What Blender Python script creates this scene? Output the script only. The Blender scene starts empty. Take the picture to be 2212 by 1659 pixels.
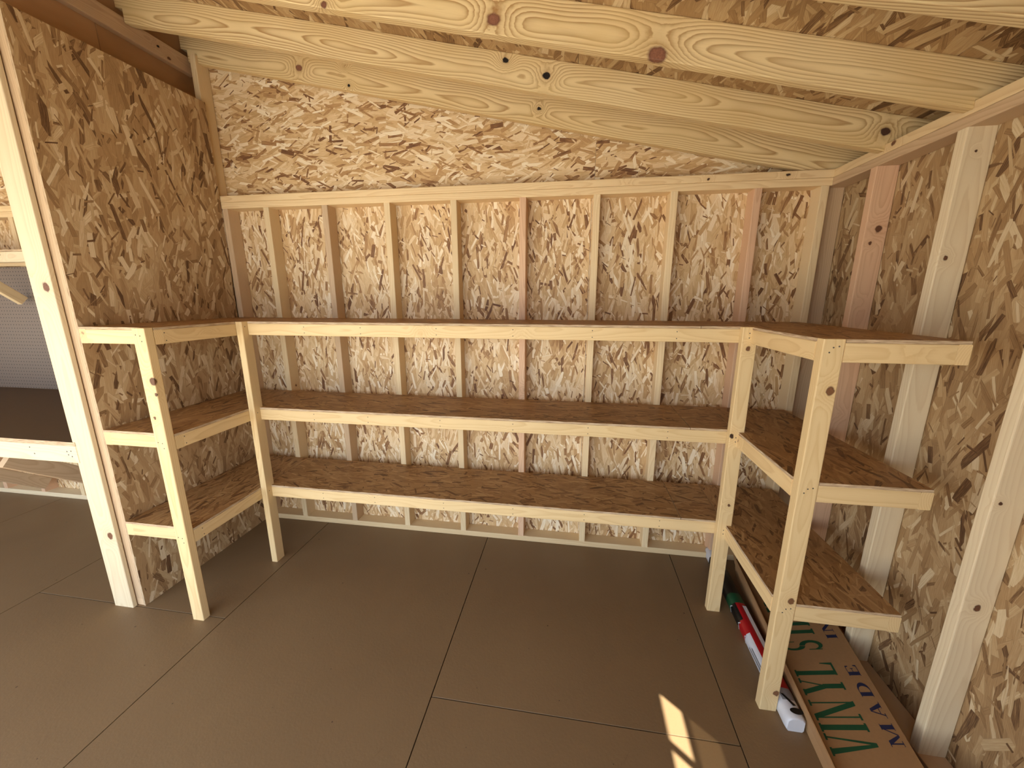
import bpy, bmesh, math, random
from mathutils import Vector, Matrix
random.seed(7)
S = bpy.context.scene
COL = S.collection
PI = math.pi

# ------------------------------------------------------------------ camera, sky, sun, exposure
cam_d = bpy.data.cameras.new('camera'); cam = bpy.data.objects.new('camera', cam_d); COL.objects.link(cam)
YAW, PIT = 0.1523, -0.2204
fw = Vector((-math.sin(YAW)*math.cos(PIT), math.cos(YAW)*math.cos(PIT), math.sin(PIT)))
rt = Vector((math.cos(YAW), math.sin(YAW), 0)); up = rt.cross(fw)
cam.matrix_world = Matrix(((rt.x, up.x, -fw.x, 2.5603), (rt.y, up.y, -fw.y, -2.3295), (rt.z, up.z, -fw.z, 1.625), (0, 0, 0, 1)))
cam_d.sensor_width = 36; cam_d.lens = 834.5/2212*36; cam_d.clip_start = 0.02
S.camera = cam

SUN_H = Vector((-0.756, 0.655)); SUN_T = 1.19           # heading of the sunlight on the ground, tan(elevation)
w = bpy.data.worlds.new('sky'); S.world = w; w.use_nodes = True
wn = w.node_tree; bg = wn.nodes['Background']
geo = wn.nodes.new('ShaderNodeTexCoord'); sep = wn.nodes.new('ShaderNodeSeparateXYZ')
rampw = wn.nodes.new('ShaderNodeValToRGB')
wn.links.new(geo.outputs['Generated'], sep.inputs[0]); wn.links.new(sep.outputs['Z'], rampw.inputs[0])
rampw.color_ramp.elements[0].position = 0.0; rampw.color_ramp.elements[0].color = (0.88, 0.95, 1.03, 1)
rampw.color_ramp.elements[1].position = 1.0; rampw.color_ramp.elements[1].color = (0.52, 0.70, 1.0, 1)
wn.links.new(rampw.outputs[0], bg.inputs[0]); bg.inputs[1].default_value = 3.2
sd = bpy.data.lights.new('sun', 'SUN'); sun = bpy.data.objects.new('sun', sd); COL.objects.link(sun)
sd.energy = 23.0; sd.angle = 0.0093; sd.color = (1.0, 0.975, 0.93)
sun.rotation_euler = Vector((-SUN_H.x, -SUN_H.y, SUN_T)).to_track_quat('Z', 'Y').to_euler(); sun.location = (8, -8, 8)

def portal(name, loc, rot, sx, sy):
    d = bpy.data.lights.new(name, 'AREA'); d.shape = 'RECTANGLE'; d.size = sx; d.size_y = sy
    d.cycles.is_portal = True
    o = bpy.data.objects.new(name, d); COL.objects.link(o); o.location = loc; o.rotation_euler = rot
# the two open doorways the daylight comes through (front, behind the camera; and the far left end)
FD = (-2.3, 2.75, 2.08)            # front doorway x0, x1, height, in the wall at y = -3
LD = (-2.7, -1.35, 2.0)            # left doorway y0, y1, height, in the wall at x = -3.5
portal('daylight_portal', ((FD[0]+FD[1])/2, -3.05, FD[2]/2), (-PI/2, 0, PI), FD[1]-FD[0], FD[2])
portal('daylight_portal', (-3.56, (LD[0]+LD[1])/2, LD[2]/2), (PI/2, 0, -PI/2), LD[1]-LD[0], LD[2])
S.view_settings.view_transform = 'Standard'; S.view_settings.look = 'None'
S.view_settings.exposure = 0.62; S.view_settings.gamma = 1.0
try: S.view_settings.use_curve_mapping = False
except Exception: pass
S.cycles.max_bounces = 6; S.cycles.diffuse_bounces = 5; S.cycles.glossy_bounces = 2; S.cycles.transmission_bounces = 2; S.cycles.transparent_max_bounces = 4
S.cycles.use_adaptive_sampling = True; S.cycles.adaptive_threshold = .04; S.cycles.caustics_reflective = False; S.cycles.use_denoising = True
S.cycles.sample_clamp_indirect = 8

# ------------------------------------------------------------------ node helpers
def lin(c):
    f = lambda v: v/12.92 if v <= 0.04045 else ((v+0.055)/1.055)**2.4
    return tuple(f(v/255) for v in c) + (1,)
class NT:
    def __init__(s, nt): s.t = nt
    def n(s, ty, **k):
        o = s.t.nodes.new(ty)
        for a, b in k.items(): setattr(o, a, b)
        return o
    def put(s, sock, v):
        if v is None: return
        if hasattr(v, 'is_output'): s.t.links.new(v, sock)
        else: sock.default_value = v
    def m(s, op, a, b=None, c=None, clamp=False):
        o = s.n('ShaderNodeMath', operation=op, use_clamp=clamp)
        for i, v in enumerate((a, b, c)): s.put(o.inputs[i], v)
        return o.outputs[0]
    def v(s, op, a, b=None, out=0):
        o = s.n('ShaderNodeVectorMath', operation=op)
        s.put(o.inputs[0], a)
        if b is not None:
            if op == 'SCALE': s.put(o.inputs['Scale'], b)
            else: s.put(o.inputs[1], b)
        return o.outputs[out]
    def mix(s, f, a, b):
        o = s.n('ShaderNodeMix', data_type='FLOAT'); s.put(o.inputs[0], f); s.put(o.inputs[2], a); s.put(o.inputs[3], b); return o.outputs[0]
    def mixc(s, f, a, b, bt='MIX'):
        o = s.n('ShaderNodeMix', data_type='RGBA', blend_type=bt); s.put(o.inputs[0], f); s.put(o.inputs[6], a); s.put(o.inputs[7], b); return o.outputs[2]
    def sep(s, a):
        o = s.n('ShaderNodeSeparateXYZ'); s.put(o.inputs[0], a); return o.outputs
    def comb(s, x, y, z):
        o = s.n('ShaderNodeCombineXYZ')
        for i, q in enumerate((x, y, z)): s.put(o.inputs[i], q)
        return o.outputs[0]
    def rot(s, vec, ang):
        o = s.n('ShaderNodeVectorRotate', rotation_type='Z_AXIS'); s.put(o.inputs['Vector'], vec); s.put(o.inputs['Angle'], ang); return o.outputs[0]
    def noise(s, vec, scale=1, detail=2, rough=.5, dim='3D'):
        o = s.n('ShaderNodeTexNoise', noise_dimensions=dim); s.put(o.inputs['Vector'], vec); o.inputs['Scale'].default_value = scale
        o.inputs['Detail'].default_value = detail; o.inputs['Roughness'].default_value = rough; return o
    def ramp(s, f, els, interp='LINEAR'):
        o = s.n('ShaderNodeValToRGB'); s.put(o.inputs[0], f); r = o.color_ramp; r.interpolation = interp
        while len(r.elements) < len(els): r.elements.new(.5)
        for e, (p, c) in zip(r.elements, els): e.position = p; e.color = lin(c)
        return o.outputs[0]

def osb_group():
    g = bpy.data.node_groups.new('strand_board', 'ShaderNodeTree')
    g.interface.new_socket('Vector', in_out='INPUT', socket_type='NodeSocketVector')
    for o in ('Tone', 'Edge'): g.interface.new_socket(o, in_out='OUTPUT', socket_type='NodeSocketFloat')
    N = NT(g); gi = N.n('NodeGroupInput'); go = N.n('NodeGroupOutput')
    p0 = gi.outputs[0]
    wob = N.noise(p0, 9, 2, dim='2D')
    p = N.v('ADD', p0, N.v('SCALE', N.v('SUBTRACT', wob.outputs['Color'], (.5, .5, .5)), .005))
    T = E = L = None
    #        angle  a    b     hl    hw    dens spread
    layers = [(0.10, .17, .040, .50, .50, 1.1, 0.0),
              (-0.42, .16, .032, .090, .012, .75, .8),
              (0.46, .15, .030, .085, .011, .70, .8),
              (1.20, .13, .040, .060, .011, .22, 1.2),
              (-0.05, .14, .030, .080, .010, .60, 1.1),
              (0.24, .15, .030, .085, .011, .62, .9),
              (-0.22, .17, .036, .090, .013, .58, .8),
              (0.30, .08, .026, .034, .0042, .30, 2.4)]
    for i, (ang, a, b, hl, hw, dens, spread) in enumerate(layers):
        q = N.v('ADD', N.v('MULTIPLY', N.rot(p, ang), (1/a, 1/b, 0)), (i*3.71+.3, i*9.13+.7, 0))
        vo = N.n('ShaderNodeTexVoronoi', voronoi_dimensions='2D', feature='F1'); vo.inputs['Scale'].default_value = 1
        N.put(vo.inputs['Vector'], q)
        R, G, B = N.sep(vo.outputs['Color'])
        tone = N.m('FRACT', N.m('ADD', N.m('MULTIPLY', R, 5.7), N.m('MULTIPLY', G, 3.1)))
        if i == 0:
            T, E, L = N.m('MULTIPLY_ADD', tone, .45, .3), 0.0, N.rot(p, ang); continue
        loc = N.v('MULTIPLY', N.v('SUBTRACT', q, vo.outputs['Position']), (a, b, 0))
        l2 = N.rot(loc, N.m('MULTIPLY', N.m('SUBTRACT', R, .5), spread))
        X, Y, Z = N.sep(N.v('ABSOLUTE', l2))
        sx = N.m('SUBTRACT', X, N.m('MULTIPLY_ADD', G, hl*.75, hl*.25))
        sy = N.m('SUBTRACT', Y, N.m('MULTIPLY_ADD', B, hw*.8, hw*.3))
        d = N.m('MAXIMUM', sx, sy)
        pick = N.m('LESS_THAN', N.m('FRACT', N.m('ADD', N.m('MULTIPLY', G, 7.13), N.m('MULTIPLY', B, 3.7))), dens)
        mask = N.m('MULTIPLY', N.m('LESS_THAN', d, 0.0), pick)
        edge = N.m('SUBTRACT', 1.0, N.m('DIVIDE', N.m('MULTIPLY', d, -1.0), .0016), clamp=True)
        if i >= 7: tone = N.m('POWER', tone, 1.8)
        T = N.mix(mask, T, tone); E = N.mix(mask, E, edge); o_ = N.n('ShaderNodeMix', data_type='VECTOR'); N.put(o_.inputs[0], mask); N.put(o_.inputs[4], L); N.put(o_.inputs[5], N.v('ADD', l2, N.comb(R, B, 0.0))); L = o_.outputs[1]
    fine = N.noise(N.v('MULTIPLY', L, (16, 420, 1)), 1, 3, .65, '2D').outputs[0]
    T = N.m('ADD', T, N.m('MULTIPLY', N.m('SUBTRACT', fine, .5), .62), clamp=True)
    N.put(go.inputs[0], T); N.put(go.inputs[1], E)
    return g
OSBG = osb_group()
PALE = [(0, (98, 64, 42)), (.07, (136, 96, 62)), (.16, (172, 132, 88)), (.36, (204, 168, 118)), (.6, (228, 200, 154)), (1, (252, 238, 208))]
GOLD = [(0, (88, 62, 42)), (.07, (122, 92, 62)), (.18, (154, 122, 84)), (.5, (184, 152, 110)), (.78, (206, 180, 138)), (1, (232, 214, 178))]
DARK = [(0, (100, 66, 36)), (.12, (138, 98, 56)), (.35, (168, 126, 76)), (.75, (188, 146, 92)), (1, (204, 164, 108))]  # waxed smooth side, plus shade on upward faces put into the colour
def new_mat(name):
    m = bpy.data.materials.new(name); m.use_nodes = True
    b = m.node_tree.nodes['Principled BSDF']; return m, NT(m.node_tree), b
def osb(name, pal, scale=1.0, rough=.6, squash=1.0, tint=(1, 1, 1, 1), edge_shade=.35):
    m, N, b = new_mat(name)
    tc = N.n('ShaderNodeTexCoord'); oi = N.n('ShaderNodeObjectInfo')
    off = N.comb(N.m('MULTIPLY', oi.outputs['Random'], 37.0), N.m('MULTIPLY', oi.outputs['Random'], 91.0), 0.0)
    vec = N.v('ADD', N.v('MULTIPLY', tc.outputs['Object'], (scale, scale*squash, 0)), off)
    g = N.n('ShaderNodeGroup', node_tree=OSBG); N.put(g.inputs[0], vec)
    c = N.ramp(g.outputs[0], pal)
    c = N.mixc(N.m('MULTIPLY', g.outputs[1], edge_shade), c, lin((78, 48, 26)))  # strand edges darkened in the colour as depth shading
    big = N.noise(tc.outputs['Object'], 2.2, 2).outputs[0]
    c = N.mixc(N.m('MULTIPLY', big, .22), c, lin((150, 108, 62)))
    c = N.mixc(1.0, c, tint, 'MULTIPLY')
    N.put(b.inputs['Base Color'], c); b.inputs['Roughness'].default_value = rough
    b.inputs['Specular IOR Level'].default_value = .35
    return m
def osb_edge(name):
    m, N, b = new_mat(name)
    tc = N.n('ShaderNodeTexCoord')
    n1 = N.noise(N.v('MULTIPLY', tc.outputs['Object'], (16, 16, 700)), 1, 3, .65).outputs[0]
    c = N.ramp(n1, [(.3, (96, 66, 44)), (.46, (176, 148, 114)), (.6, (214, 192, 158)), (.8, (232, 214, 184))])
    N.put(b.inputs['Base Color'], c); b.inputs['Roughness'].default_value = .8
    return m

def wood(name, light, late, F=150, contrast=.6, knots=.5, blotch=None, rough=.55, wander=.02, pith=.06, knotc=(136, 90, 62)):
    m, N, b = new_mat(name)
    tc = N.n('ShaderNodeTexCoord'); oi = N.n('ShaderNodeObjectInfo'); rnd = oi.outputs['Random']
    P = tc.outputs['Object']
    off = N.comb(N.m('MULTIPLY', rnd, 53.0), N.m('MULTIPLY', rnd, 17.0), N.m('MULTIPLY', rnd, 29.0))
    Q = N.v('ADD', P, off)
    # knots: placed ones (k1..k3 with radii kr), and small scattered ones
    near = 0.0; km = 0.0; kring = 0.0
    kr = N.n('ShaderNodeAttribute', attribute_type='OBJECT', attribute_name='kr'); rad = N.sep(kr.outputs['Vector'])
    kd = N.n('ShaderNodeAttribute', attribute_type='OBJECT', attribute_name='kd'); dark = N.sep(kd.outputs['Vector'])
    kdark = 0.0
    wobk = N.v('SCALE', N.v('SUBTRACT', N.noise(P, 55, 2).outputs['Color'], (.5, .5, .5)), .012)
    for i in range(3):
        a = N.n('ShaderNodeAttribute', attribute_type='OBJECT', attribute_name='k%d' % (i+1))
        dv = N.v('MULTIPLY', N.v('SUBTRACT', N.v('ADD', P, wobk), a.outputs['Vector']), (.8, 1, 1))
        d = N.v('LENGTH', dv, out=1)
        r = rad[i]
        k = N.m('DIVIDE', d, N.m('ADD', r, 1e-4))
        has = N.m('GREATER_THAN', r, .0005)
        near = N.m('MAXIMUM', near, N.m('MULTIPLY', has, N.m('POWER', 2.718, N.m('MULTIPLY', N.m('MULTIPLY', k, k), -.11))))
        inside = N.m('MULTIPLY', has, N.m('SUBTRACT', 1.0, N.m('MULTIPLY_ADD', k, 3.0, -2.5), clamp=True))
        inside = N.m('MINIMUM', inside, 1.0)
        km = N.m('MAXIMUM', km, inside)
        kdark = N.m('MAXIMUM', kdark, N.m('MULTIPLY', inside, dark[i]))
        kring = N.m('MAXIMUM', kring, N.m('MULTIPLY', inside, N.m('MULTIPLY_ADD', k, 3.0, -1.9, clamp=True)))
    if knots > 0:
        cell = N.v('MULTIPLY', Q, (1/.34, 1/.09, 1/.09))
        vo = N.n('ShaderNodeTexVoronoi', voronoi_dimensions='3D', feature='F1'); vo.inputs['Scale'].default_value = 1
        N.put(vo.inputs['Vector'], cell)
        R, G, B = N.sep(vo.outputs['Color'])
        dl = N.v('MULTIPLY', N.v('SUBTRACT', cell, vo.outputs['Position']), (.34*.8, .09, .09))
        d = N.v('LENGTH', N.v('ADD', dl, wobk), out=1)
        has = N.m('LESS_THAN', G, knots)
        k = N.m('DIVIDE', d, N.m('MULTIPLY_ADD', B, .007, .005))
        near = N.m('MAXIMUM', near, N.m('MULTIPLY', has, N.m('POWER', 2.718, N.m('MULTIPLY', N.m('MULTIPLY', k, k), -.10))))
        km = N.m('MAXIMUM', km, N.m('MULTIPLY', has, N.m('SUBTRACT', 1.0, N.m('MULTIPLY_ADD', k, 2.2, -1.7), clamp=True)))
    # growth rings around a pith line that drifts along the board
    sx, sy, sz = N.sep(Q)
    n1 = N.noise(N.comb(N.m('MULTIPLY', sx, .9), N.m('MULTIPLY', rnd, 40.0), 0.0), 1, 2).outputs['Color']
    wv = N.v('SCALE', N.v('SUBTRACT', n1, (.5, .5, .5)), wander*5)
    wxyz = N.sep(wv); px, py, pz = N.sep(P)
    yy = N.m('ADD', N.m('ADD', py, wxyz[0]), N.m('MULTIPLY_ADD', rnd, .03, pith))
    zz = N.m('ADD', N.m('ADD', pz, wxyz[1]), N.m('MULTIPLY', N.m('SUBTRACT', rnd, .5), .05))
    rr = N.m('SQRT', N.m('ADD', N.m('MULTIPLY', yy, yy), N.m('MULTIPLY', zz, zz)))
    n2 = N.noise(N.v('MULTIPLY', Q, (2.2, 14, 14)), 1, 3, .55).outputs[0]
    ph = N.m('ADD', N.m('MULTIPLY', rr, F), N.m('MULTIPLY', n2, 1.6))
    ph = N.m('ADD', ph, N.m('MULTIPLY', near, 5.0))
    fr = N.m('FRACT', ph)
    ring = N.m('MULTIPLY', N.m('POWER', fr, 2.2), N.m('SUBTRACT', 1.0, N.m('MULTIPLY_ADD', fr, 9.0, -8.0), clamp=True))
    var = N.noise(N.v('MULTIPLY', Q, (1.2, 9, 9)), 1, 2).outputs[0]
    ring = N.m('MULTIPLY', ring, N.m('MULTIPLY_ADD', var, 1.1, .35))
    fib = N.noise(N.v('MULTIPLY', Q, (9, 420, 420)), 1, 3, .6).outputs[0]
    f = N.m('ADD', N.m('MULTIPLY', ring, contrast), N.m('MULTIPLY', N.m('SUBTRACT', fib, .5), .30), clamp=True)
    c = N.mixc(f, lin(light), lin(late))
    if blotch:
        bl = N.noise(N.v('MULTIPLY', Q, (2.0, 6, 6)), 1, 3, .6).outputs[0]
        c = N.mixc(N.m('MULTIPLY', N.m('MULTIPLY_ADD', bl, 3.4, -1.4, clamp=True), blotch[1]), c, lin(blotch[0]))
    tv = N.m('MULTIPLY_ADD', rnd, .16, .90)
    c = N.mixc(1.0, c, N.comb(tv, tv, tv), 'MULTIPLY')
    halo = N.m('MULTIPLY', N.m('SUBTRACT', N.m('MULTIPLY', near, near), km, clamp=True), .30)
    c = N.mixc(halo, c, lin(late))
    kc = N.mixc(N.noise(P, 160, 2).outputs[0], lin(knotc), lin(tuple(int(v*.62) for v in knotc)))
    kc = N.mixc(N.m('MULTIPLY', kring, .55), kc, lin((70, 44, 32)))
    kc = N.mixc(kdark, kc, lin((26, 22, 20)))
    c = N.mixc(km, c, kc)
    N.put(b.inputs['Base Color'], c); b.inputs['Roughness'].default_value = rough
    b.inputs['Specular IOR Level'].default_value = .3
    return m
def flat(name, c, rough=.5, var=.0, scale=40, spec=.4, metal=0.0):
    m, N, b = new_mat(name)
    tc = N.n('ShaderNodeTexCoord'); n = N.noise(tc.outputs['Object'], scale, 3).outputs[0]
    N.put(b.inputs['Base Color'], N.mixc(N.m('MULTIPLY', n, var), lin(c), lin(tuple(int(v*.55) for v in c))))
    b.inputs['Roughness'].default_value = rough; b.inputs['Specular IOR Level'].default_value = spec; b.inputs['Metallic'].default_value = metal
    return m

M = {}
M['osb_back'] = osb('strand_board_pale', PALE, 1.12)
M['osb_gable'] = osb('strand_board_gable', PALE, 1.12)
M['osb_part'] = osb('strand_board_partition', GOLD, .9)
M['osb_right'] = osb('strand_board_right', GOLD, .9, tint=(.84, .82, .78, 1))  # tint puts the weaker light on this wall into the colour
M['osb_roof'] = osb('strand_board_roof', GOLD, .8, tint=(.92, .90, .84, 1))
M['osb_shelf'] = osb('strand_board_shelf', DARK, 1.1, .5, squash=1.1, edge_shade=.25, tint=(.92, .94, 1.0, 1))
M['edge'] = osb_edge('strand_board_edge')
M['stud'] = wood('spruce_stud', (232, 208, 164), (196, 156, 106), 150, .45, .16)
M['stud_white'] = wood('white_pine', (226, 209, 174), (196, 166, 122), 110, .45, .0)
M['stud_pink'] = wood('pink_fir', (222, 186, 150), (184, 136, 100), 160, .6, .16, ((214, 170, 140), .4))
M['stud_brown'] = wood('tan_spruce', (210, 182, 146), (168, 132, 96), 170, .5, .22)
M['shelf_lumber'] = wood('shelf_spruce', (230, 203, 152), (198, 157, 98), 130, .48, .32, knotc=(146, 100, 64))
M['plate'] = wood('plate_spruce', (232, 206, 160), (196, 154, 102), 130, .5, .2)
M['rafter'] = wood('yellow_pine_rafter', (226, 204, 156), (152, 108, 58), 118, 1.05, .05, ((206, 174, 114), .45), wander=.026, pith=.035, knotc=(164, 110, 84))
M['beam'] = wood('laminated_beam', (188, 146, 104), (146, 104, 68), 240, .6, .0, ((156, 112, 74), .5))
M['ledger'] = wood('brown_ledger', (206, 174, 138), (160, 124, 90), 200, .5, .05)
M['nail'] = flat('nail_steel', (92, 84, 74), .5, .2, 300)

def floor_mat():
    m, N, b = new_mat('painted_plywood')
    tc = N.n('ShaderNodeTexCoord'); P = tc.outputs['Object']; oi = N.n('ShaderNodeObjectInfo')
    Q = N.v('ADD', P, N.comb(N.m('MULTIPLY', oi.outputs['Random'], 31.0), 0.0, 0.0))
    n1 = N.noise(Q, 1.6, 4, .6).outputs[0]; n2 = None
    c = N.mixc(n1, lin((142, 116, 82)), lin((124, 98, 66)))
    c = N.mixc(N.m('MULTIPLY', N.noise(Q, 420, 3, .7).outputs[0], .55), c, lin((104, 80, 54)))
    n3 = N.noise(N.v('MULTIPLY', N.rot(Q, .5), (3, 40, 1)), 1, 3, .7).outputs[0]
    c = N.mixc(N.m('MULTIPLY', N.m('MULTIPLY_ADD', n3, 9.0, -6.1, clamp=True), .35), c, lin((92, 70, 48)))
    vo = N.n('ShaderNodeTexVoronoi', voronoi_dimensions='2D'); vo.inputs['Scale'].default_value = 5.5; N.put(vo.inputs['Vector'], Q)
    R, G, B = N.sep(vo.outputs['Color'])
    spot = N.m('MULTIPLY', N.m('LESS_THAN', vo.outputs['Distance'], N.m('MULTIPLY_ADD', G, .018, .006)), N.m('LESS_THAN', R, .38))
    c = N.mixc(N.m('MULTIPLY', spot, .8), c, lin((62, 44, 28)))
    N.put(b.inputs['Base Color'], c)
    N.put(b.inputs['Roughness'], N.m('MULTIPLY_ADD', n1, .15, .42)); b.inputs['Specular IOR Level'].default_value = .45
    bu = N.n('ShaderNodeBump'); bu.inputs['Strength'].default_value = .3; bu.inputs['Distance'].default_value = .0015
    N.put(bu.inputs['Height'], N.noise(P, 90, 2, .6).outputs[0]); N.put(b.inputs['Normal'], bu.outputs[0])
    return m
M['floor'] = floor_mat()
M['bench'] = flat('shaded_brown_bench', (98, 79, 55), .6, .3, 60)  # floor brown darkened: shade of the unlit back corner is in the colour
M['seam'] = flat('dark_subfloor', (58, 44, 30), .9)
def peg_mat():
    m, N, b = new_mat('pegboard')
    tc = N.n('ShaderNodeTexCoord')
    fx = N.v('SUBTRACT', N.v('FRACTION', N.v('SCALE', tc.outputs['Object'], 1/.0254)), (.5, .5, .5))
    d = N.v('LENGTH', N.v('MULTIPLY', fx, (1, 1, 0)), out=1)
    c = N.mixc(N.m('LESS_THAN', d, .14), lin((122, 106, 92)), lin((34, 28, 24)))
    N.put(b.inputs['Base Color'], c); b.inputs['Roughness'].default_value = .55
    return m
M['peg'] = peg_mat()
M['ground'] = flat('gravel', (184, 178, 164), .9, .5, 6)
M['card'] = flat('cardboard', (156, 118, 76), .75, .22, 90)
M['card_lit'] = flat('cardboard_lit_side', (178, 138, 94), .75, .2, 90)  # brighter copy of the cardboard: room light on the left side painted in
M['print_green'] = flat('green_print', (24, 74, 44), .6, .3, 120)
M['print_navy'] = flat('navy_print', (30, 34, 66), .6, .3, 120)
M['white'] = flat('white_film', (214, 216, 220), .35, .12, 20)
M['grey'] = flat('grey_print', (150, 150, 152), .35, .5, 60)
M['black'] = flat('black_film', (14, 14, 15), .35)
M['red'] = flat('red_film', (176, 24, 30), .35, .2, 30)
M['green'] = flat('green_film', (22, 84, 52), .35, .2, 30)
M['frame_white'] = flat('window_white', (226, 226, 222), .45)
def glass_mat(name, tint):
    m, N, b = new_mat(name); nt = m.node_tree
    tr = N.n('ShaderNodeBsdfTransparent'); tr.inputs[0].default_value = tint
    gl = N.n('ShaderNodeBsdfGlossy'); gl.inputs['Roughness'].default_value = .03
    mx = N.n('ShaderNodeMixShader'); mx.inputs[0].default_value = .06
    nt.links.new(tr.outputs[0], mx.inputs[1]); nt.links.new(gl.outputs[0], mx.inputs[2])
    nt.links.new(mx.outputs[0], nt.nodes['Material Output'].inputs[0]); return m
M['glass'] = glass_mat('clear_glass', (.92, .93, .92, 1)); M['glass_tinted'] = glass_mat('tinted_glass', (.24, .23, .21, 1))  # second glass has a darker tint, for the lower row of panes

# ------------------------------------------------------------------ geometry helpers
def link(name, me, mw, parent):
    o = bpy.data.objects.new(name, me); COL.objects.link(o)
    if parent:
        o.parent = parent; o.matrix_basis = WM[parent.name].inverted() @ mw
    else: o.matrix_basis = mw
    WM[o.name] = mw.copy(); return o
WM = {}
def root(name, loc, **kw):
    o = bpy.data.objects.new(name, None); COL.objects.link(o); o.location = loc; o.empty_display_size = .1
    WM[o.name] = Matrix.Translation(loc)
    for k, v in kw.items(): o[k] = v
    return o
AX = {'x': Matrix.Identity(3), 'y': Matrix(((0, -1, 0), (1, 0, 0), (0, 0, 1))), 'z': Matrix(((0, 0, -1), (0, 1, 0), (1, 0, 0)))}
def frame(xd, zd, loc):
    x = Vector(xd).normalized(); z = Vector(zd).normalized(); y = z.cross(x).normalized(); x = y.cross(z)
    m = Matrix((x, y, z)).transposed().to_4x4(); m.translation = Vector(loc); return m
def lumber_mesh(L, a, b, r=.0035):
    """eased-edge timber, length L along local x, a along y, b along z"""
    bm = bmesh.new(); prof = []
    for cy, cz, a0 in ((1, 1, 0), (-1, 1, PI/2), (-1, -1, PI), (1, -1, 3*PI/2)):
        for k in range(3):
            t = a0+k*PI/4; prof.append((cy*(a/2-r)+r*math.cos(t), cz*(b/2-r)+r*math.sin(t)))
    A = [bm.verts.new((-L/2, y, z)) for y, z in prof]; B = [bm.verts.new((L/2, y, z)) for y, z in prof]
    n = len(prof)
    for i in range(n): bm.faces.new((A[i], A[(i+1) % n], B[(i+1) % n], B[i]))
    bm.faces.new(A[::-1]); bm.faces.new(B); bmesh.ops.recalc_face_normals(bm, faces=bm.faces)
    me = bpy.data.meshes.new('timber'); bm.to_mesh(me); bm.free(); return me
def knots(o, ks):
    """ks: up to three (local x, y, z, radius, darkness)"""
    for i, k in enumerate(ks): o['k%d' % (i+1)] = [float(v) for v in k[:3]]
    o['kr'] = [float(ks[i][3]) if i < len(ks) else 0.0 for i in range(3)]
    o['kd'] = [float(ks[i][4]) if i < len(ks) else 0.0 for i in range(3)]
def timber(name, x0, x1, y0, y1, z0, z1, axis, mat, parent, kw=None, r=.0035):
    """axis-aligned board given by its world extents; kw: knots at world points (x,y,z,radius,darkness)"""
    d = Vector((x1-x0, y1-y0, z1-z0)); c = Vector(((x0+x1)/2, (y0+y1)/2, (z0+z1)/2))
    dims = {'x': (d.x, d.y, d.z), 'y': (d.y, d.x, d.z), 'z': (d.z, d.y, d.x)}[axis]
    mw = AX[axis].to_4x4(); mw.translation = c
    me = lumber_mesh(*dims, r=r); me.materials.append(M[mat])
    o = link(name, me, mw, parent)
    if kw: knots(o, [tuple(mw.inverted() @ Vector(k[:3]))+(k[3], k[4]) for k in kw])
    return o
def beam(name, a, b, wdt, dep, upv, mat, parent):
    """board from a to b; dep measured along upv, wdt across"""
    a, b = Vector(a), Vector(b); x = (b-a).normalized(); z = Vector(upv); z = (z-x*z.dot(x)).normalized()
    mw = frame(x, z, (a+b)/2); me = lumber_mesh((b-a).length, wdt, dep); me.materials.append(M[mat])
    return link(name, me, mw, parent)
def prism(name, pts, thick, xdir, mat, parent, edge=None, bevel=0.0, holes=None):
    """flat polygon (world points) pushed out by the vector thick; local x runs along xdir"""
    pts = [Vector(p) for p in pts]; t = Vector(thick); c = sum(pts, Vector())/len(pts)
    mw = frame(xdir, t, c); inv = mw.inverted(); bm = bmesh.new()
    A = [bm.verts.new(inv @ p) for p in pts]; B = [bm.verts.new(inv @ (p+t)) for p in pts]; n = len(pts)
    fs = [bm.faces.new(A[::-1]), bm.faces.new(B)]
    for i in range(n):
        f = bm.faces.new((A[i], A[(i+1) % n], B[(i+1) % n], B[i])); f.material_index = 1 if edge else 0
    bmesh.ops.recalc_face_normals(bm, faces=bm.faces)
    if bevel: bmesh.ops.bevel(bm, geom=bm.edges[:], offset=bevel, segments=1, affect='EDGES', profile=.5)
    me = bpy.data.meshes.new(name); bm.to_mesh(me); bm.free(); me.materials.append(M[mat])
    if edge: me.materials.append(M[edge])
    return link(name, me, mw, parent)
def nails(parent, pts, nrm, r=.003):
    """small nail heads at world points, joined as one part"""
    bm = bmesh.new(); nrm = Vector(nrm); q = nrm.to_track_quat('Z', 'Y').to_matrix().to_4x4()
    c = sum((Vector(p) for p in pts), Vector())/len(pts)
    for p in pts:
        mt = Matrix.Translation(Vector(p)-c+nrm*.0003) @ q
        bmesh.ops.create_cone(bm, cap_ends=True, segments=8, radius1=r, radius2=r*.7, depth=.0012, matrix=mt)
    me = bpy.data.meshes.new('nail_heads'); bm.to_mesh(me); bm.free(); me.materials.append(M['nail'])
    o = link('nail_heads', me, Matrix.Translation(c), parent); o['kind'] = 'stuff'; return o

W = 3.83; TOP = 2.25; SL = .2159
ZB = lambda x: 2.2233+SL*(W-x) if x >= .18 else 2.2233+SL*(W-.36+x)      # underside of the rafters
RD = .140                                                            # rafter depth measured upright
YF = -3.0; XL = -3.5; XO = .089                                      # front wall, left end wall, stud depth

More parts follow.
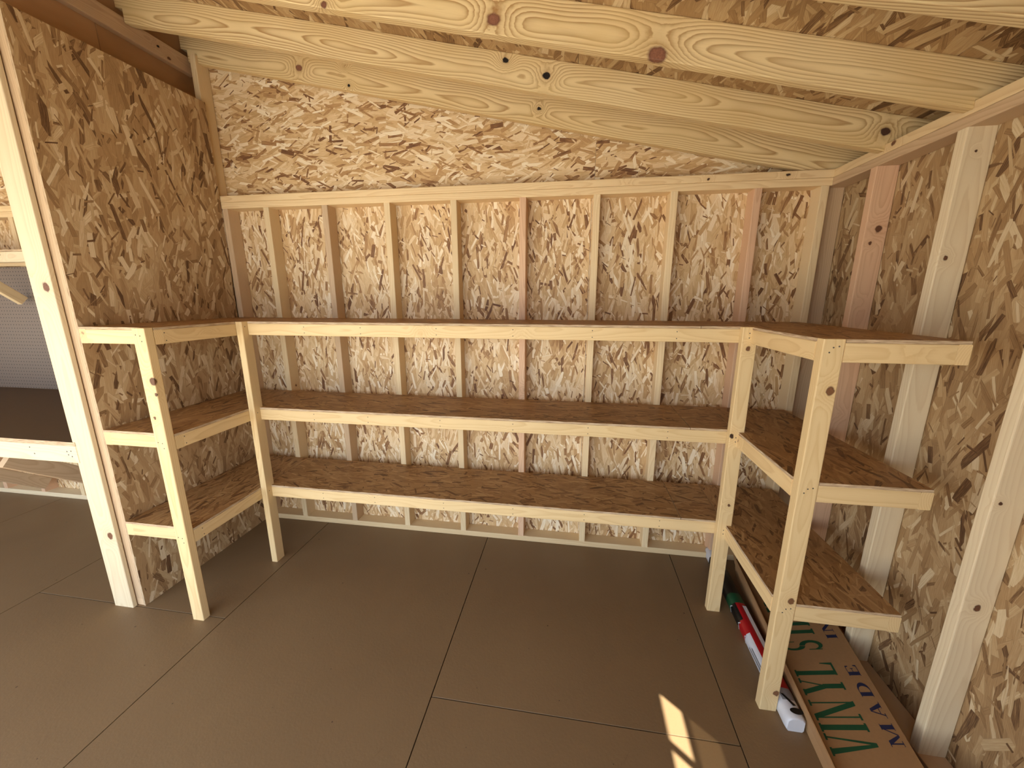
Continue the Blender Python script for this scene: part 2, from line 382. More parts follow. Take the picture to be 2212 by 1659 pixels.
# ------------------------------------------------------------------ ground and floor
gr = prism('ground', [(-30, -30, -.2), (30, -30, -.2), (30, 30, -.2), (-30, 30, -.2)], (0, 0, -.1), (1, 0, 0), 'ground', None); gr['kind'] = 'structure'
fl = prism('floor', [(XL, YF, -.019), (W+.1, YF, -.019), (W+.1, .1, -.019), (XL, .1, -.019)], (0, 0, -.12), (1, 0, 0), 'seam', None); fl['kind'] = 'structure'
cols = [XL, -2.77, -1.565, -.362, .833, 2.032, 3.233, W+.1]
cross = {0: [-1.9], 1: [-.5], 2: [-1.6], 3: [-.885], 4: [-2.44], 5: [-1.108], 6: [-2.2]}
G = .0021
for i in range(len(cols)-1):
    ys = [YF]+cross[i]+[.1]
    for j in range(len(ys)-1):
        x0, x1, y0, y1 = cols[i]+G, cols[i+1]-G, ys[j]+G, ys[j+1]-G
        prism('floor_panel', [(x0, y0, -.019), (x1, y0, -.019), (x1, y1, -.019), (x0, y1, -.019)], (0, 0, .019), (0, 1, 0), 'floor', fl, bevel=.0005)

# ------------------------------------------------------------------ back wall
wb = root('wall_back', (.2, 0, 0), kind='structure')
YB = XO
seams = [XL, -2.29, -1.07, .30, 1.43, 2.65, W+.1]
for a, b in zip(seams, seams[1:]):
    prism('sheathing_panel', [(a+.001, YB, 0), (b-.001, YB, 0), (b-.001, YB, TOP-.002), (a+.001, YB, TOP-.002)], (0, .011, 0), (0, 0, 1), 'osb_back', wb, 'edge')
prism('siding', [(XL-.02, YB+.0115, -.1), (W+.11, YB+.0115, -.1), (W+.11, YB+.0115, ZB(W+.11)+RD), (.18, YB+.0115, ZB(.18)+RD), (XL-.02, YB+.0115, ZB(XL)+RD)], (0, .008, 0), (1, 0, 0), 'frame_white', wb)  # unseen outer skin, added to stop light leaking at the panel gaps
gs = [XL, -1.2, .18, 2.66, W+.1]
for a, b in zip(gs, gs[1:]):
    top = [(b, ZB(b)+RD), (a, ZB(a)+RD)]
    prism('gable_panel', [(a+.001, YB, TOP), (b-.001, YB, TOP)]+[(x, YB, z) for x, z in top], (0, .011, 0), (1, 0, 0), 'osb_gable', wb, 'edge')
timber('bottom_plate', .34, W, 0, XO, 0, .038, 'x', 'plate', wb)
timber('bottom_plate', XL, .22, 0, XO, 0, .038, 'x', 'stud_white', wb)
timber('top_plate', .336, W-.001, 0, XO, TOP-.076, TOP-.0385, 'x', 'plate', wb)
timber('top_plate', .336, W, 0, XO, TOP-.038, TOP, 'x', 'plate', wb, [(3.62, 0, TOP-.018, .008, .7), (3.24, 0, TOP-.022, .006, .5)])
timber('top_plate', XL, .22, 0, XO, TOP-.076, TOP-.0385, 'x', 'plate', wb)
timber('top_plate', XL, .22, 0, XO, TOP-.038, TOP, 'x', 'plate', wb)
stud_mats = ['stud_brown', 'stud', 'stud_brown', 'stud', 'stud', 'stud_pink', 'stud', 'stud', 'stud_pink', 'stud']
for x, mt in zip([.3565, .6465, 1.0457, 1.449, 1.8596, 2.2641, 2.6741, 3.0771, 3.4893, 3.80], stud_mats):
    timber('stud', x-.019, x+.019, 0, XO, .038, TOP-.076, 'z', mt, wb)
for x in (-1.36, -1.765, -2.16, -2.565, -2.97, -.95, -.54, -.13):
    timber('stud', x-.019, x+.019, 0, XO, .038, TOP-.076, 'z', 'stud_pink' if x < -1.5 else 'stud', wb)
timber('ridge_post', .272, .310, 0, XO-.001, TOP, ZB(.3)+.04, 'z', 'stud', wb)

# ------------------------------------------------------------------ right wall (the eave wall) with a small window out of frame
wr = root('wall_right', (W, -1.5, 0), kind='structure')
WIN = (-2.16, -1.755, 1.17, 1.51)        # y0, y1, z0, z1 of the window opening
XR = W+XO
rs = [YF, WIN[0]-.03, WIN[1]+.03, -.672, .1]
for a, b in zip(rs, rs[1:]):
    zs = [(0, TOP-.002)] if a != rs[1] else [(0, WIN[2]-.03), (WIN[3]+.03, TOP-.002)]
    for z0, z1 in zs:
        prism('sheathing_panel', [(XR, a+.001, z0), (XR, b-.001, z0), (XR, b-.001, z1), (XR, a+.001, z1)], (.011, 0, 0), (0, 0, 1), 'osb_right', wr, 'edge')
for a, b, c_, d_ in ((YF, WIN[0]-.03, -.1, TOP-.04), (WIN[1]+.03, .1, -.1, TOP-.04), (WIN[0]-.03, WIN[1]+.03, -.1, WIN[2]-.03), (WIN[0]-.03, WIN[1]+.03, WIN[3]+.03, TOP-.04)):
    prism('siding', [(XR+.0115, a, c_), (XR+.0115, b, c_), (XR+.0115, b, d_), (XR+.0115, a, d_)], (.008, 0, 0), (0, 1, 0), 'frame_white', wr)  # unseen outer skin, added against light leaks between sheathing panels
timber('bottom_plate', W, W+XO-.001, YF, XO, 0, .038, 'y', 'ledger', wr)  # browner ledger wood puts the shade of this bay into the colour
timber('top_plate', W, W+XO-.001, YF, XO, TOP-.076, TOP-.0385, 'y', 'stud_brown', wr)
timber('top_plate', W, W+XO-.001, YF, XO, TOP-.038, TOP, 'y', 'plate', wr)
for y, mt, kw in [(.051, 'stud_brown', None), (-.295, 'stud_pink', [(3.882, -.295, 1.92, .013, .2), (3.86, -.295, 1.86, .006, .1)]),
                  (-.69, 'stud_white', [(3.853, -.69, 1.76, .007, .2), (3.87, -.69, 2.10, .004, .6)]),
                  (-1.066, 'stud_white', [(3.873, -1.066, .655, .010, .15), (3.85, -1.066, 1.02, .005, .5)]), (-1.46, 'stud', None), (-2.25, 'stud', None), (-2.6, 'stud', None), (-2.962, 'stud', None)]:
    o = timber('stud', W, W+XO-.001, y, y+.038, .038, TOP-.076, 'z', mt, wr, kw)
wi = root('window_1', (XR, (WIN[0]+WIN[1])/2, (WIN[2]+WIN[3])/2), kind='structure')
y0, y1, z0, z1 = WIN
for nm, e in [('window_frame', (y0-.03, y0, z0-.03, z1+.03)), ('window_frame', (y1, y1+.03, z0-.03, z1+.03)), ('window_frame', (y0, y1, z0-.03, z0)), ('window_frame', (y0, y1, z1, z1+.03))]:
    timber(nm, XR-.02, XR+.02, e[0], e[1], e[2], e[3], 'z' if e[3]-e[2] > .2 else 'y', 'frame_white', wi)
# two rows of panes with narrow glazing bars
ZM = 1.355
yb = [y0, y1]; vbars = [-1.96]
for yc in vbars: timber('glazing_bar', XR-.008, XR+.008, yc-.013, yc+.013, z0, z1, 'z', 'frame_white', wi, r=.002)
cells = [(y0, vbars[0]-.013), (vbars[0]+.013, y1)]
for a, b in cells:
    timber('glazing_bar', XR-.008, XR+.008, a, b, ZM-.009, ZM+.009, 'y', 'frame_white', wi, r=.002)
    for q0, q1, gm in ((ZM+.009, z1, 'glass'), (z0, ZM-.009, 'glass_tinted')):
        prism('pane', [(XR, a, q0), (XR, b, q0), (XR, b, q1), (XR, a, q1)], (.003, 0, 0), (0, 1, 0), gm, wi)

# ------------------------------------------------------------------ front wall and left end wall with their open doorways (behind the camera, out of frame)
wf = root('wall_front', (.2, YF, 0), kind='structure')
def fpanel(pts): prism('sheathing_panel', pts, (0, -.011, 0), (0, 0, 1), 'osb_right', wf, 'edge')
fpanel([(XL, YF, 0), (FD[0], YF, 0), (FD[0], YF, ZB(FD[0])+RD), (XL, YF, ZB(XL)+RD)])
fpanel([(FD[1], YF, 0), (XR+.011, YF, 0), (XR+.011, YF, ZB(XR)+RD), (FD[1], YF, ZB(FD[1])+RD)])
fpanel([(FD[0], YF, FD[2]), (.18, YF, FD[2]), (.18, YF, ZB(.18)+RD), (FD[0], YF, ZB(FD[0])+RD)])
fpanel([(.18, YF, FD[2]), (FD[1], YF, FD[2]), (FD[1], YF, ZB(FD[1])+RD), (.18, YF, ZB(.18)+RD)])
wl = root('wall_left', (XL, -1.5, 0), kind='structure')
for a, b, z0_, z1_ in [(YF, LD[0], 0, ZB(XL)+RD), (LD[1], .1, 0, ZB(XL)+RD), (LD[0], LD[1], LD[2], ZB(XL)+RD)]:
    prism('sheathing_panel', [(XL, a, z0_), (XL, b, z0_), (XL, b, z1_), (XL, a, z1_)], (-.011, 0, 0), (0, 0, 1), 'osb_right', wl, 'edge')

# ------------------------------------------------------------------ partition under the ridge
wp = root('wall_partition', (.29, -.45, 0), kind='structure')
prism('sheathing_panel', [(.325, -.875, 0), (.325, -.004, 0), (.325, -.004, 2.768), (.325, -.875, 2.745)], (.011, 0, 0), (0, 0, 1), 'osb_part', wp, 'edge')
timber('bottom_plate', .236, .3245, -.872, -.002, 0, .038, 'y', 'stud_brown', wp)
for y in (-.872, -.44, -.06):
    timber('stud', .236, .3245, y, y+.038, .038, 2.745, 'z', 'stud_brown', wp)
timber('jamb_board', .168, .286, -.898, -.8765, 0, 2.75, 'z', 'stud_white', wp, [(.250, -.898, 1.67, .017, 0), (.252, -.898, .43, .016, 0)])
prism('sheathing_panel', [(.225, -.872, 0), (.225, -.004, 0), (.225, -.004, 2.74), (.225, -.872, 2.74)], (.011, 0, 0), (0, 0, 1), 'osb_part', wp, 'edge')

# ------------------------------------------------------------------ roof: sheathing, rafters, ridge beam
ce = root('ceiling', (.2, -1.5, 2.9), kind='structure')
sl = Vector((1, 0, -SL)).normalized(); nn = Vector((SL, 0, 1)).normalized()
xs = [.18, 1.35, 2.55, 3.75, 4.285]
for (a, b) in zip(xs, xs[1:]):
    for ya, yb_ in ((-3.2, -.86), (-.86, .2)):
        prism('roof_panel', [(a+.001, ya+.001, ZB(a)+RD), (b-.001, ya+.001, ZB(b)+RD), (b-.001, yb_-.001, ZB(b)+RD), (a+.001, yb_-.001, ZB(a)+RD)], nn*.011, (0, 1, 0), 'osb_roof', ce, 'edge')
for (a, b) in ((-3.9, -2.6), (-2.6, -1.2), (-1.2, .18)):
    prism('roof_panel', [(a, -3.2, ZB(a)+RD), (b, -3.2, ZB(b)+RD), (b, .2, ZB(b)+RD), (a, .2, ZB(a)+RD)], Vector((-SL, 0, 1)).normalized()*.011, (0, 1, 0), 'osb_roof', ce, 'edge')
timber('fascia_board', 4.2605, 4.279, -3.2, .2, TOP-.06, ZB(4.27)+RD-.012, 'y', 'frame_white', ce)
prism('soffit_panel', [(XR+.02, -3.2, TOP-.052), (4.26, -3.2, TOP-.052), (4.26, .2, TOP-.052), (XR+.02, .2, TOP-.052)], (0, 0, .008), (0, 1, 0), 'frame_white', ce)
prism('end_panel', [(XR, .1005, TOP-.05), (4.26, .1005, TOP-.05), (4.26, .1005, ZB(4.26)+RD), (XR, .1005, ZB(XR)+RD)], (0, .008, 0), (1, 0, 0), 'frame_white', ce)
for sg, xa, xb_ in ((1, .18, 4.285), (-1, .18, -3.9)):
    n_ = Vector((sg*SL, 0, 1)).normalized()
    prism('roof_felt', [Vector((x, y, ZB(x)+RD))+n_*.0115 for x, y in ((xa, -3.22), (xb_, -3.22), (xb_, .22), (xa, .22))], n_*.004, (0, 1, 0), 'seam', ce)  # unseen top layer, added to keep light out of the roof seams
def rafter(y, label, ks):
    xe = 4.26
    d = RD-.0005
    P = [(.203, ZB(.203)+d), (.203, ZB(.203)+.062), (.243, ZB(.243)+.062), (.243, ZB(.243)), (W, ZB(W)), (W, TOP+.0005), (XR+.011, TOP+.0005), (xe, TOP-.04), (xe, ZB(xe)+d)]
    pts = [Vector((x, y, z)) for x, z in P]
    t = Vector((0, .038, 0)); c = Vector((2.1, y+.019, ZB(2.1)+d/2))
    x = Vector((1, 0, -SL)).normalized(); z = Vector((SL, 0, 1)).normalized(); mw = frame(x, z, c); inv = mw.inverted()
    bm = bmesh.new(); A = [bm.verts.new(inv @ p) for p in pts]; B = [bm.verts.new(inv @ (p+t)) for p in pts]; n = len(pts)
    bm.faces.new(A); bm.faces.new(B[::-1])
    for i in range(n): bm.faces.new((A[i], A[(i+1) % n], B[(i+1) % n], B[i]))
    bmesh.ops.recalc_face_normals(bm, faces=bm.faces)
    bmesh.ops.bevel(bm, geom=bm.edges[:], offset=.003, segments=2, affect='EDGES', profile=.5)
    me = bpy.data.meshes.new('rafter'); bm.to_mesh(me); bm.free(); me.materials.append(M['rafter'])
    o = link('rafter', me, mw, ce)
    if label: o['label'] = label
    if ks: knots(o, [tuple(inv @ Vector((kx, y+.002, kz)))+(r, dk) for kx, kz, r, dk in ks])
    return o
rafter(.0194, 'rafter against the gable with a small black knot', [(.96, 2.913, .016, .1), (1.26, 2.803, .007, 1), (2.347, 2.617, .009, .95)])
rafter(-.322, 'rafter with two black knots near its middle', [(2.222, 2.678, .0115, 1), (2.410, 2.602, .015, 1), (3.82, 2.296, .0155, .75)])
rafter(-.696, 'rafter with two large brown knots', [(2.241, 2.613, .020, 0), (2.825, 2.456, .026, 0), (1.58, 2.721, .010, .2)])
rafter(-1.076, None, None)
for y in (-1.5, -1.9, -2.3, -2.7): rafter(y, None, None)
for a, b in ((-3.0, -.43), (-.428, .085)):
    prism('ridge_beam', [(.2, a, 2.742), (.2, b, 2.742), (.2, b, ZB(.18)+RD-.01), (.2, a, ZB(.18)+RD-.01)], (-.045, 0, 0), (0, 1, 0), 'beam', ce, bevel=.002)
timber('ledger_strip', .2005, .239, -3.0, .055, 2.937, 3.026, 'y', 'ledger', ce, [(.239, -.155, 2.985, .006, 1), (.239, -.10, 2.955, .008, .1)])

# ------------------------------------------------------------------ the U-shaped shelving unit
su = root('shelving_unit', (2.0, -.45, 0), category='shelf',
          label='U-shaped built-in timber shelving with three tiers of strand board round the bay')
LV = [(.507, 0), (1.0, 1), (1.495, 2)]
T = .011
legs = [('leg', .674, .738, -.915, -.877), ('leg', .740, .778, -.450, -.386), ('leg', 3.321, 3.385, -.450, -.412), ('leg', 3.361, 3.425, -.954, -.916)]
lk = [[(.730, -.915, 1.26, .015, .25), (.734, -.915, 1.20, .007, .3), (.70, -.915, 1.09, .006, .1)], None, [(3.352, -.45, 1.40, .009, 0), (3.36, -.45, .62, .007, .3), (3.33, -.45, .98, .010, .8)],
      [(3.405, -.954, 1.325, .012, 0), (3.405, -.954, .515, .011, 0), (3.412, -.954, .088, .010, 0)]]
LEG = []
for (n, x0, x1, y0, y1), kw in zip(legs, lk):
    LEG.append(timber(n, x0, x1, y0, y1, 0, 1.495, 'z', 'shelf_lumber', su, kw))
H = .064
for z, tier in LV:
    zr = z-T
    def shelf(pts, xd): return prism('shelf_board', [(x, y, zr) for x, y in pts], (0, 0, T), xd, 'osb_shelf', su, 'edge')
    G = .001
    lx = .7375
    shelf([(.338, -.877), (.673, -.877), (.673, -.876), (lx, -.876), (lx, -.4505), (.739, -.4505), (.739, -.003), (.338, -.003)], (0, 1, 0))
    shelf([(.742, -.385), (.779, -.385), (.779, -.41), (3.152, -.41), (3.152, -.003), (.742, -.003)], (1, 0, 0))
    shelf([(3.155, -.41), (3.357, -.41), (3.357, -.003), (3.155, -.003)], (1, 0, 0))
    shelf([(3.359, -.915), (3.426, -.915), (3.426, -.954), (3.77, -.954), (3.77, -.003), (3.359, -.003), (3.359, -.41), (3.386, -.41), (3.386, -.451), (3.359, -.451)], (0, 1, 0))
    R = 'shelf_lumber'
    timber('front_rail', .375, .7375, -.8765, -.8385, zr-H, zr, 'x', R, su)
    o1 = timber('side_rail', .700, .738, -.838, -.410, zr-H, zr, 'y', R, su)
    o2 = timber('back_rail', .7785, 3.362, -.410, -.372, zr-H, zr, 'x', R, su)
    o3 = timber('side_rail', 3.359, 3.397, -.9155, -.4505, zr-H, zr, 'y', R, su)
    o4 = timber('front_rail', 3.4255, 3.7345, -.954, -.916, zr-H, zr, 'x', R, su)
    timber('wall_cleat', .3365, .3745, -.876, -.04, zr-H, zr, 'y', R, su)
    timber('wall_cleat', 3.735, 3.773, -.954, -.04, zr-H, zr, 'y', R, su)
    timber('wall_cleat', .376, 3.734, -.0385, -.0005, zr-H, zr, 'x', R, su)
    zm = zr-H/2
    nails(o2, [(x, -.410, zm+dz) for x in (1.12, 1.45, 1.87, 2.27, 2.66, 3.05) for dz in (-.016, .016)], (0, -1, 0), .0028)
    nails(o1, [(.738, -.862+dy, zm+dz) for dy, dz in ((.03, .017), (.034, -.018))], (1, 0, 0))
    nails(LEG[0], [(.690, -.915, zm+.014), (.712, -.915, zm+.010), (.716, -.915, zm-.014)], (0, -1, 0))
    nails(LEG[1], [(.778, -.43, zm+.016), (.778, -.405, zm+.018)], (1, 0, 0))
    nails(LEG[2], [(3.350, -.450, zm+.016), (3.35, -.450, zm-.005)], (0, -1, 0))
    nails(LEG[3], [(3.392, -.954, zm+.016), (3.382, -.954, zm+.0), (3.408, -.954, zm+.02)], (0, -1, 0))

# ------------------------------------------------------------------ the left half of the shed, seen past the jamb
be = root('workbench', (-1.2, -.45, 0), category='workbench', label='deep built-in workbench with a brown top in the left half of the shed')
prism('bench_top', [(-3.4, -.9, .915), (.185, -.9, .915), (.185, -.874, .915), (.223, -.874, .915), (.223, -.001, .915), (-3.4, -.001, .915)], (0, 0, .02), (1, 0, 0), 'bench', be, 'edge')
o = timber('front_rail', -3.4, .184, -.9, -.862, .826, .9148, 'x', 'stud_white', be)
nails(o, [(.15, -.9, .888), (.15, -.9, .86), (.125, -.9, .885), (.13, -.9, .868), (-.1, -.9, .895), (-.08, -.9, .862)], (0, -1, 0), .004)
for x in (-1.62, -2.8, -.4):
    beam('knee_brace', (x, -.045, .15), (x, -.84, .785), .038, .089, (0, 0, 1), 'stud_brown', be)
timber('bench_leg', -3.4, -3.31, -.86, -.822, 0, .914, 'z', 'stud', be)
ws = root('high_shelf', (-1.3, -.15, 1.9), category='shelf', label='high narrow wall shelf above the grey pegboard, past the white jamb board')
prism('shelf_board', [(-3.4, -.3, 1.906), (.223, -.3, 1.906), (.223, -.001, 1.906), (-3.4, -.001, 1.906)], (0, 0, .011), (1, 0, 0), 'osb_shelf', ws, 'edge')
timber('front_rail', -3.4, .223, -.3, -.262, 1.842, 1.9055, 'x', 'stud_white', ws, [(-1.02, -.3, 1.89, .012, .8)])
for x in (-1.36, -2.2, -.5):
    beam('knee_brace', (x, -.046, 1.60), (x, -.262, 1.80), .038, .064, (0, 0, 1), 'stud', ws)
timber('wall_cleat', -3.4, .223, -.0385, -.0005, 1.842, 1.9055, 'x', 'stud', ws)
pb = prism('pegboard', [(-3.4, -.0005, .937), (.222, -.0005, .937), (.222, -.0005, 1.838), (-3.4, -.0005, 1.838)], (0, -.006, 0), (1, 0, 0), 'peg', None)
pb['category'] = 'pegboard'; pb['label'] = 'grey-mauve pegboard on the wall behind the workbench, under the wall shelf'

# ------------------------------------------------------------------ carton of vinyl siding under the right-hand shelves
bx = root('cardboard_carton', (3.65, -.8, 0), category='box', label='long brown cardboard carton with green VINYL SIDING lettering, under the right-hand shelves')
LX = lambda y: 3.476+.085*(y+1.2)                        # left top edge
def RX(y): return min(3.824, 3.736+.140*(y+1.143))         # right top edge
ZT = lambda x: .09+.064*(x-3.48)/.28
ysb = [-1.62, -1.3, -.95, -.69, -.4, -.14]
bm = bmesh.new(); ringv = []
for y in ysb:
    l, r = LX(y), RX(y)
    ringv.append([bm.verts.new(v) for v in ((l+.010, y, 0), (l, y, ZT(l)), (r, y, ZT(r)), (r-.004, y, .002))])
for a, b in zip(ringv, ringv[1:]):
    for i in range(4):
        f = bm.faces.new((a[i], a[(i+1) % 4], b[(i+1) % 4], b[i])); f.material_index = 1 if i == 0 else 0
bm.faces.new(ringv[0]); bm.faces.new(ringv[-1][::-1])
bmesh.ops.recalc_face_normals(bm, faces=bm.faces)
me = bpy.data.meshes.new('carton_body'); 
bmesh.ops.translate(bm, verts=bm.verts, vec=(-3.65, .8, 0)); bm.to_mesh(me); bm.free()
me.materials.append(M['card']); me.materials.append(M['card_lit'])
body = link('carton_body', me, Matrix.Translation((3.65, -.8, 0)), bx)
# raised flap edge along the left side
bm = bmesh.new()
prev = None
for y in ysb:
    l = LX(y); h = .026
    sec = [bm.verts.new(v) for v in ((l-.001, y, ZT(l)-.03), (l-.014, y, ZT(l)+h), (l-.010, y, ZT(l)+h+.001), (l+.003, y, ZT(l)))]
    if prev:
        for i in range(4): bm.faces.new((prev[i], prev[(i+1) % 4], sec[(i+1) % 4], sec[i]))
    else: bm.faces.new(sec)
    prev = sec
bm.faces.new(prev[::-1]); bmesh.ops.recalc_face_normals(bm, faces=bm.faces)
bmesh.ops.translate(bm, verts=bm.verts, vec=(-3.48, .8, -.09))
me = bpy.data.meshes.new('carton_flap'); bm.to_mesh(me); bm.free(); me.materials.append(M['card_lit'])
link('carton_flap', me, Matrix.Translation((3.48, -.8, .09)), bx)

# serif letters as strokes in a unit-high cell: list of polygons (x right, y up)
def bar(x0, y0, x1, y1, w0, w1=None):
    w1 = w0 if w1 is None else w1
    return [(x0-w0/2, y0), (x0+w0/2, y0), (x1+w1/2, y1), (x1-w1/2, y1)]
def serif(x, y, wd, t=.045): return [(x-wd/2, y), (x+wd/2, y), (x+wd/2, y+t), (x-wd/2, y+t)]
def arc(cx, cy, rx, ry, a0, a1, w0, w1, wm, n=14):
    out, inn = [], []
    for i in range(n+1):
        s = i/n; a = math.radians(a0+(a1-a0)*s); wd = w0+(wm-w0)*math.sin(PI*s)**1.0 if s < .5 else w1+(wm-w1)*math.sin(PI*s)
        out.append((cx+(rx+wd/2)*math.cos(a), cy+(ry+wd/2)*math.sin(a))); inn.append((cx+(rx-wd/2)*math.cos(a), cy+(ry-wd/2)*math.sin(a)))
    return [[out[i], out[i+1], inn[i+1], inn[i]] for i in range(n)]
TK, TN = .20, .055
GL = {
 'V': (.78, [bar(.36, 0, .14, 1, .10, TK), bar(.40, 0, .66, 1, .09, TN), serif(.14, .955, .30), serif(.66, .955, .24)]),
 'I': (.34, [bar(.17, 0, .17, 1, TK), serif(.17, 0, .32), serif(.17, .955, .32)]),
 'N': (.86, [bar(.14, 0, .14, 1, TN), bar(.72, 0, .72, 1, TN), bar(.68, 0, .17, 1, TK), serif(.14, 0, .25), serif(.72, .955, .25), serif(.12, .955, .22)]),
 'Y': (.76, [bar(.38, 0, .38, .48, TK), bar(.38, .44, .13, 1, TK), bar(.40, .44, .65, 1, TN), serif(.38, 0, .34), serif(.13, .955, .28), serif(.65, .955, .22)]),
 'L': (.66, [bar(.15, 0, .15, 1, TK), serif(.15, .955, .32), serif(.33, 0, .60, .05), [(.63, 0), (.63, .30), (.59, .30), (.52, .05)]]),
 'D': (.80, [bar(.16, 0, .16, 1, TK), serif(.22, 0, .42, .05), serif(.22, .95, .42, .05)]+arc(.36, .5, .32, .475, -90, 90, .05, .05, .19)),
 'S': (.62, arc(.31, .735, .20, .24, 20, 262, .05, .15, .10)+arc(.31, .255, .22, .235, 90, -160, .15, .05, .13)+[[(.50, .66), (.54, .66), (.54, .98), (.50, .98)], [(.07, .02), (.11, .02), (.11, .36), (.07, .36)]]),
 'G': (.84, arc(.44, .5, .34, .475, 50, 310, .05, .05, .17)+[bar(.68, .04, .68, .40, TK), serif(.68, .38, .32), [(.62, .68), (.66, .68), (.66, .98), (.62, .98)]]),
 'M': (1.0, [bar(.13, 0, .13, 1, TN), bar(.85, 0, .85, 1, TK), bar(.46, 0, .16, 1, .10, TK), bar(.48, 0, .82, 1, .06, TN), serif(.13, 0, .25), serif(.85, 0, .32), serif(.12, .955, .24), serif(.86, .955, .28)]),
 'A': (.80, [bar(.13, 0, .37, 1, TN), bar(.65, 0, .41, 1, TK, .14), [(.20, .30), (.60, .30), (.60, .35), (.20, .35)], serif(.13, 0, .25), serif(.65, 0, .32)]),
 'E': (.70, [bar(.16, 0, .16, 1, TK), serif(.33, 0, .62, .05), serif(.32, .95, .58, .05), [(.16, .48), (.46, .48), (.46, .53), (.16, .53)], [(.43, .38), (.47, .38), (.47, .63), (.43, .63)], [(.64, 0), (.64, .28), (.60, .28), (.55, .05)], [(.61, 1), (.61, .74), (.57, .74), (.53, .95)]]),
}
def lettering(text, base, dvec, uvec, hgt, advs, mat, stretch=1.0):
    """print lying on the carton top: base point, reading direction and letter-up direction are 2D; advs: start distance of each letter along the line"""
    d = Vector(dvec).normalized(); u = Vector(uvec).normalized()
    for ch, s0 in zip(text, advs):
        bm = bmesh.new(); q = Vector(base)+d*s0; q = Vector((q.x, q.y, ZT(q.x)))
        for k, poly in enumerate(GL[ch][1]):
            vs = []
            for x, y in poly:
                p = Vector(base)+d*(s0+x*hgt*stretch)+u*(y*hgt)
                vs.append(bm.verts.new((p.x-q.x, p.y-q.y, ZT(p.x)-q.z+.0006+k*.00002)))
            bm.faces.new(vs)
        bmesh.ops.recalc_face_normals(bm, faces=bm.faces)
        for f in bm.faces:
            if f.normal.z < 0: f.normal_flip()
        me = bpy.data.meshes.new('printed_letter'); bm.to_mesh(me); bm.free(); me.materials.append(M[mat])
        link('printed_letter', me, Matrix.Translation(q), body)
dv = (.110, .994); uv = (-1.0, .02)
# distances along the baseline from the V's near serif
lettering('VINYLSIDING', (3.640, -1.165), dv, uv, .146, [0, .076, .114, .210, .288, .402, .487, .533, .62, .66, .75], 'print_green', .63)
lettering('MADEIN', (3.721, -1.137), dv, uv, .039, [.0, .092, .170, .254, .430, .464], 'print_navy', 1.92)

# ------------------------------------------------------------------ long printed packet beside the carton
pk = root('plastic_packet', (3.45, -.5, 0), category='packet', label='long white, red, green and black film-wrapped packet on the floor beside the carton')
PX = lambda y: 3.424+.030*(y+1.0)
def pk_sec(y, s=1.0, wd=.070, h=.062):
    x0 = PX(y); x1 = x0+wd*1.0; m_ = (x0+x1)/2
    prof = [(x0+.006, 0), (x0, .010), (x0+.002, h-.014), (x0+.016, h-.002), (m_, h), (x1-.012, h-.003), (x1, h-.014), (x1, .008), (x1-.006, 0)]
    return [((x-m_)*s+m_, y, z*(.45+.55*s)) for x, z in prof]
st = [(-1.024, .84), (-1.018, .95), (-1.006, 1), (-.95, 1), (-.90, 1), (-.80, 1), (-.70, 1), (-.63, 1), (-.55, 1), (-.44, 1), (-.37, 1), (-.30, 1), (-.06, 1), (.02, .99), (.04, .88)]
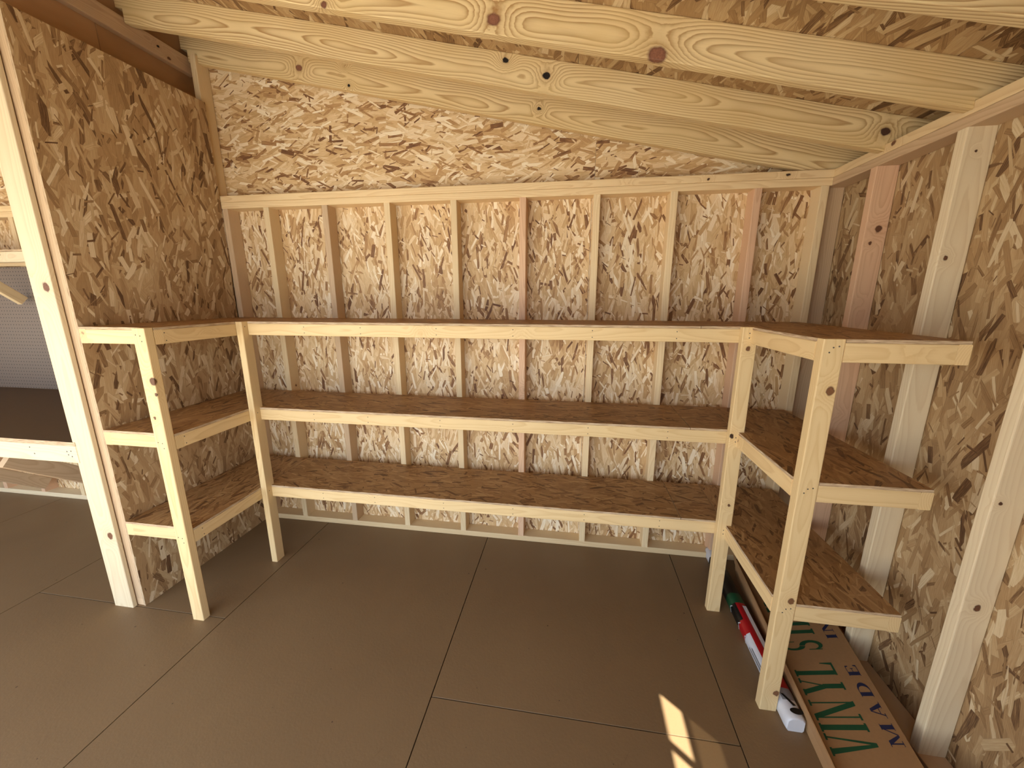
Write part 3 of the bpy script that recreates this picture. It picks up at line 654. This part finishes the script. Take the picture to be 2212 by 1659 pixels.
# film colour of each stretch: (side, top)
filmc = {-1.024: ('white', 'white'), -1.018: ('white', 'white'), -1.006: ('white', 'white'), -.95: ('white', 'grey'), -.90: ('white', 'red'), -.80: ('white', 'red'), -.70: ('white', 'red'), -.63: ('red', 'red'),
         -.55: ('black', 'red'), -.44: ('green', 'green'), -.37: ('black', 'black'), -.30: ('black', 'black'), -.06: ('white', 'white'), .02: ('white', 'white')}
slots = ['white', 'grey', 'black', 'red', 'green']
bm = bmesh.new(); secs = [[bm.verts.new((x-3.45, y_+.5, z)) for x, y_, z in pk_sec(y, s)] for y, s in st]
for (y, s), a, b in zip(st, secs, secs[1:]):
    sc, tc_ = filmc[y]; n = len(a)
    for i in range(n):
        f = bm.faces.new((a[i], a[(i+1) % n], b[(i+1) % n], b[i])); f.smooth = True
        f.material_index = slots.index(sc if i in (0, 1, 2) else tc_)
bm.faces.new(secs[0]); bm.faces.new(secs[-1][::-1]); bmesh.ops.recalc_face_normals(bm, faces=bm.faces)
me = bpy.data.meshes.new('packet_body'); bm.to_mesh(me); bm.free()
for s_ in slots: me.materials.append(M[s_])
link('packet_body', me, Matrix.Translation((3.45, -.5, 0)), pk)
def decal(name, polys, mat):
    """flat print lying just proud of the packet film"""
    bm = bmesh.new()
    for p in polys: bm.faces.new([bm.verts.new((x-3.45, y+.5, z)) for x, y, z in p])
    bmesh.ops.recalc_face_normals(bm, faces=bm.faces)
    me = bpy.data.meshes.new(name); bm.to_mesh(me); bm.free(); me.materials.append(M[mat]); return link(name, me, Matrix.Translation((3.45, -.5, 0)), pk)
hh = .0628
oval = [(PX(-.985)+.046+.024*math.cos(t*PI/12), -.994+.013*math.sin(t*PI/12), hh-.0004) for t in range(24)]
decal('printed_oval', [oval], 'black')
decal('printed_mark', [[(PX(-.93)+.018, -.925, hh), (PX(-.93)+.028, -.927, hh), (PX(-.95)+.054, -.972, hh), (PX(-.95)+.042, -.974, hh)]], 'black')
sx_ = lambda y: PX(y)-.0006
def side(y, z): return (PX(y)+.0012*(z/.05)-.0012, y, z)
# chevron ends between the film colours on the long side, and pale dashes where the small print sits
for yc, cm in ((-.455, 'white'), (-.565, 'white'), (-.645, 'white')):
    decal('printed_chevron', [[side(yc, .008), side(yc+.006, .008), side(yc+.026, .028), side(yc+.020, .028)], [side(yc+.020, .028), side(yc+.026, .028), side(yc+.006, .048), side(yc, .048)]], cm)
decal('printed_streak', [[side(-.68, .018), side(-.80, .020), side(-.80, .030), side(-.68, .026)], [side(-.70, .034), side(-.83, .036), side(-.83, .044), side(-.70, .042)]], 'grey')
decal('printed_panel', [[(PX(y)+.044, y, hh-.0008) if k < 2 else (PX(y)+.062, y, hh-.0018) for k, y in enumerate((-.46, -.78, -.78, -.46))]], 'white')
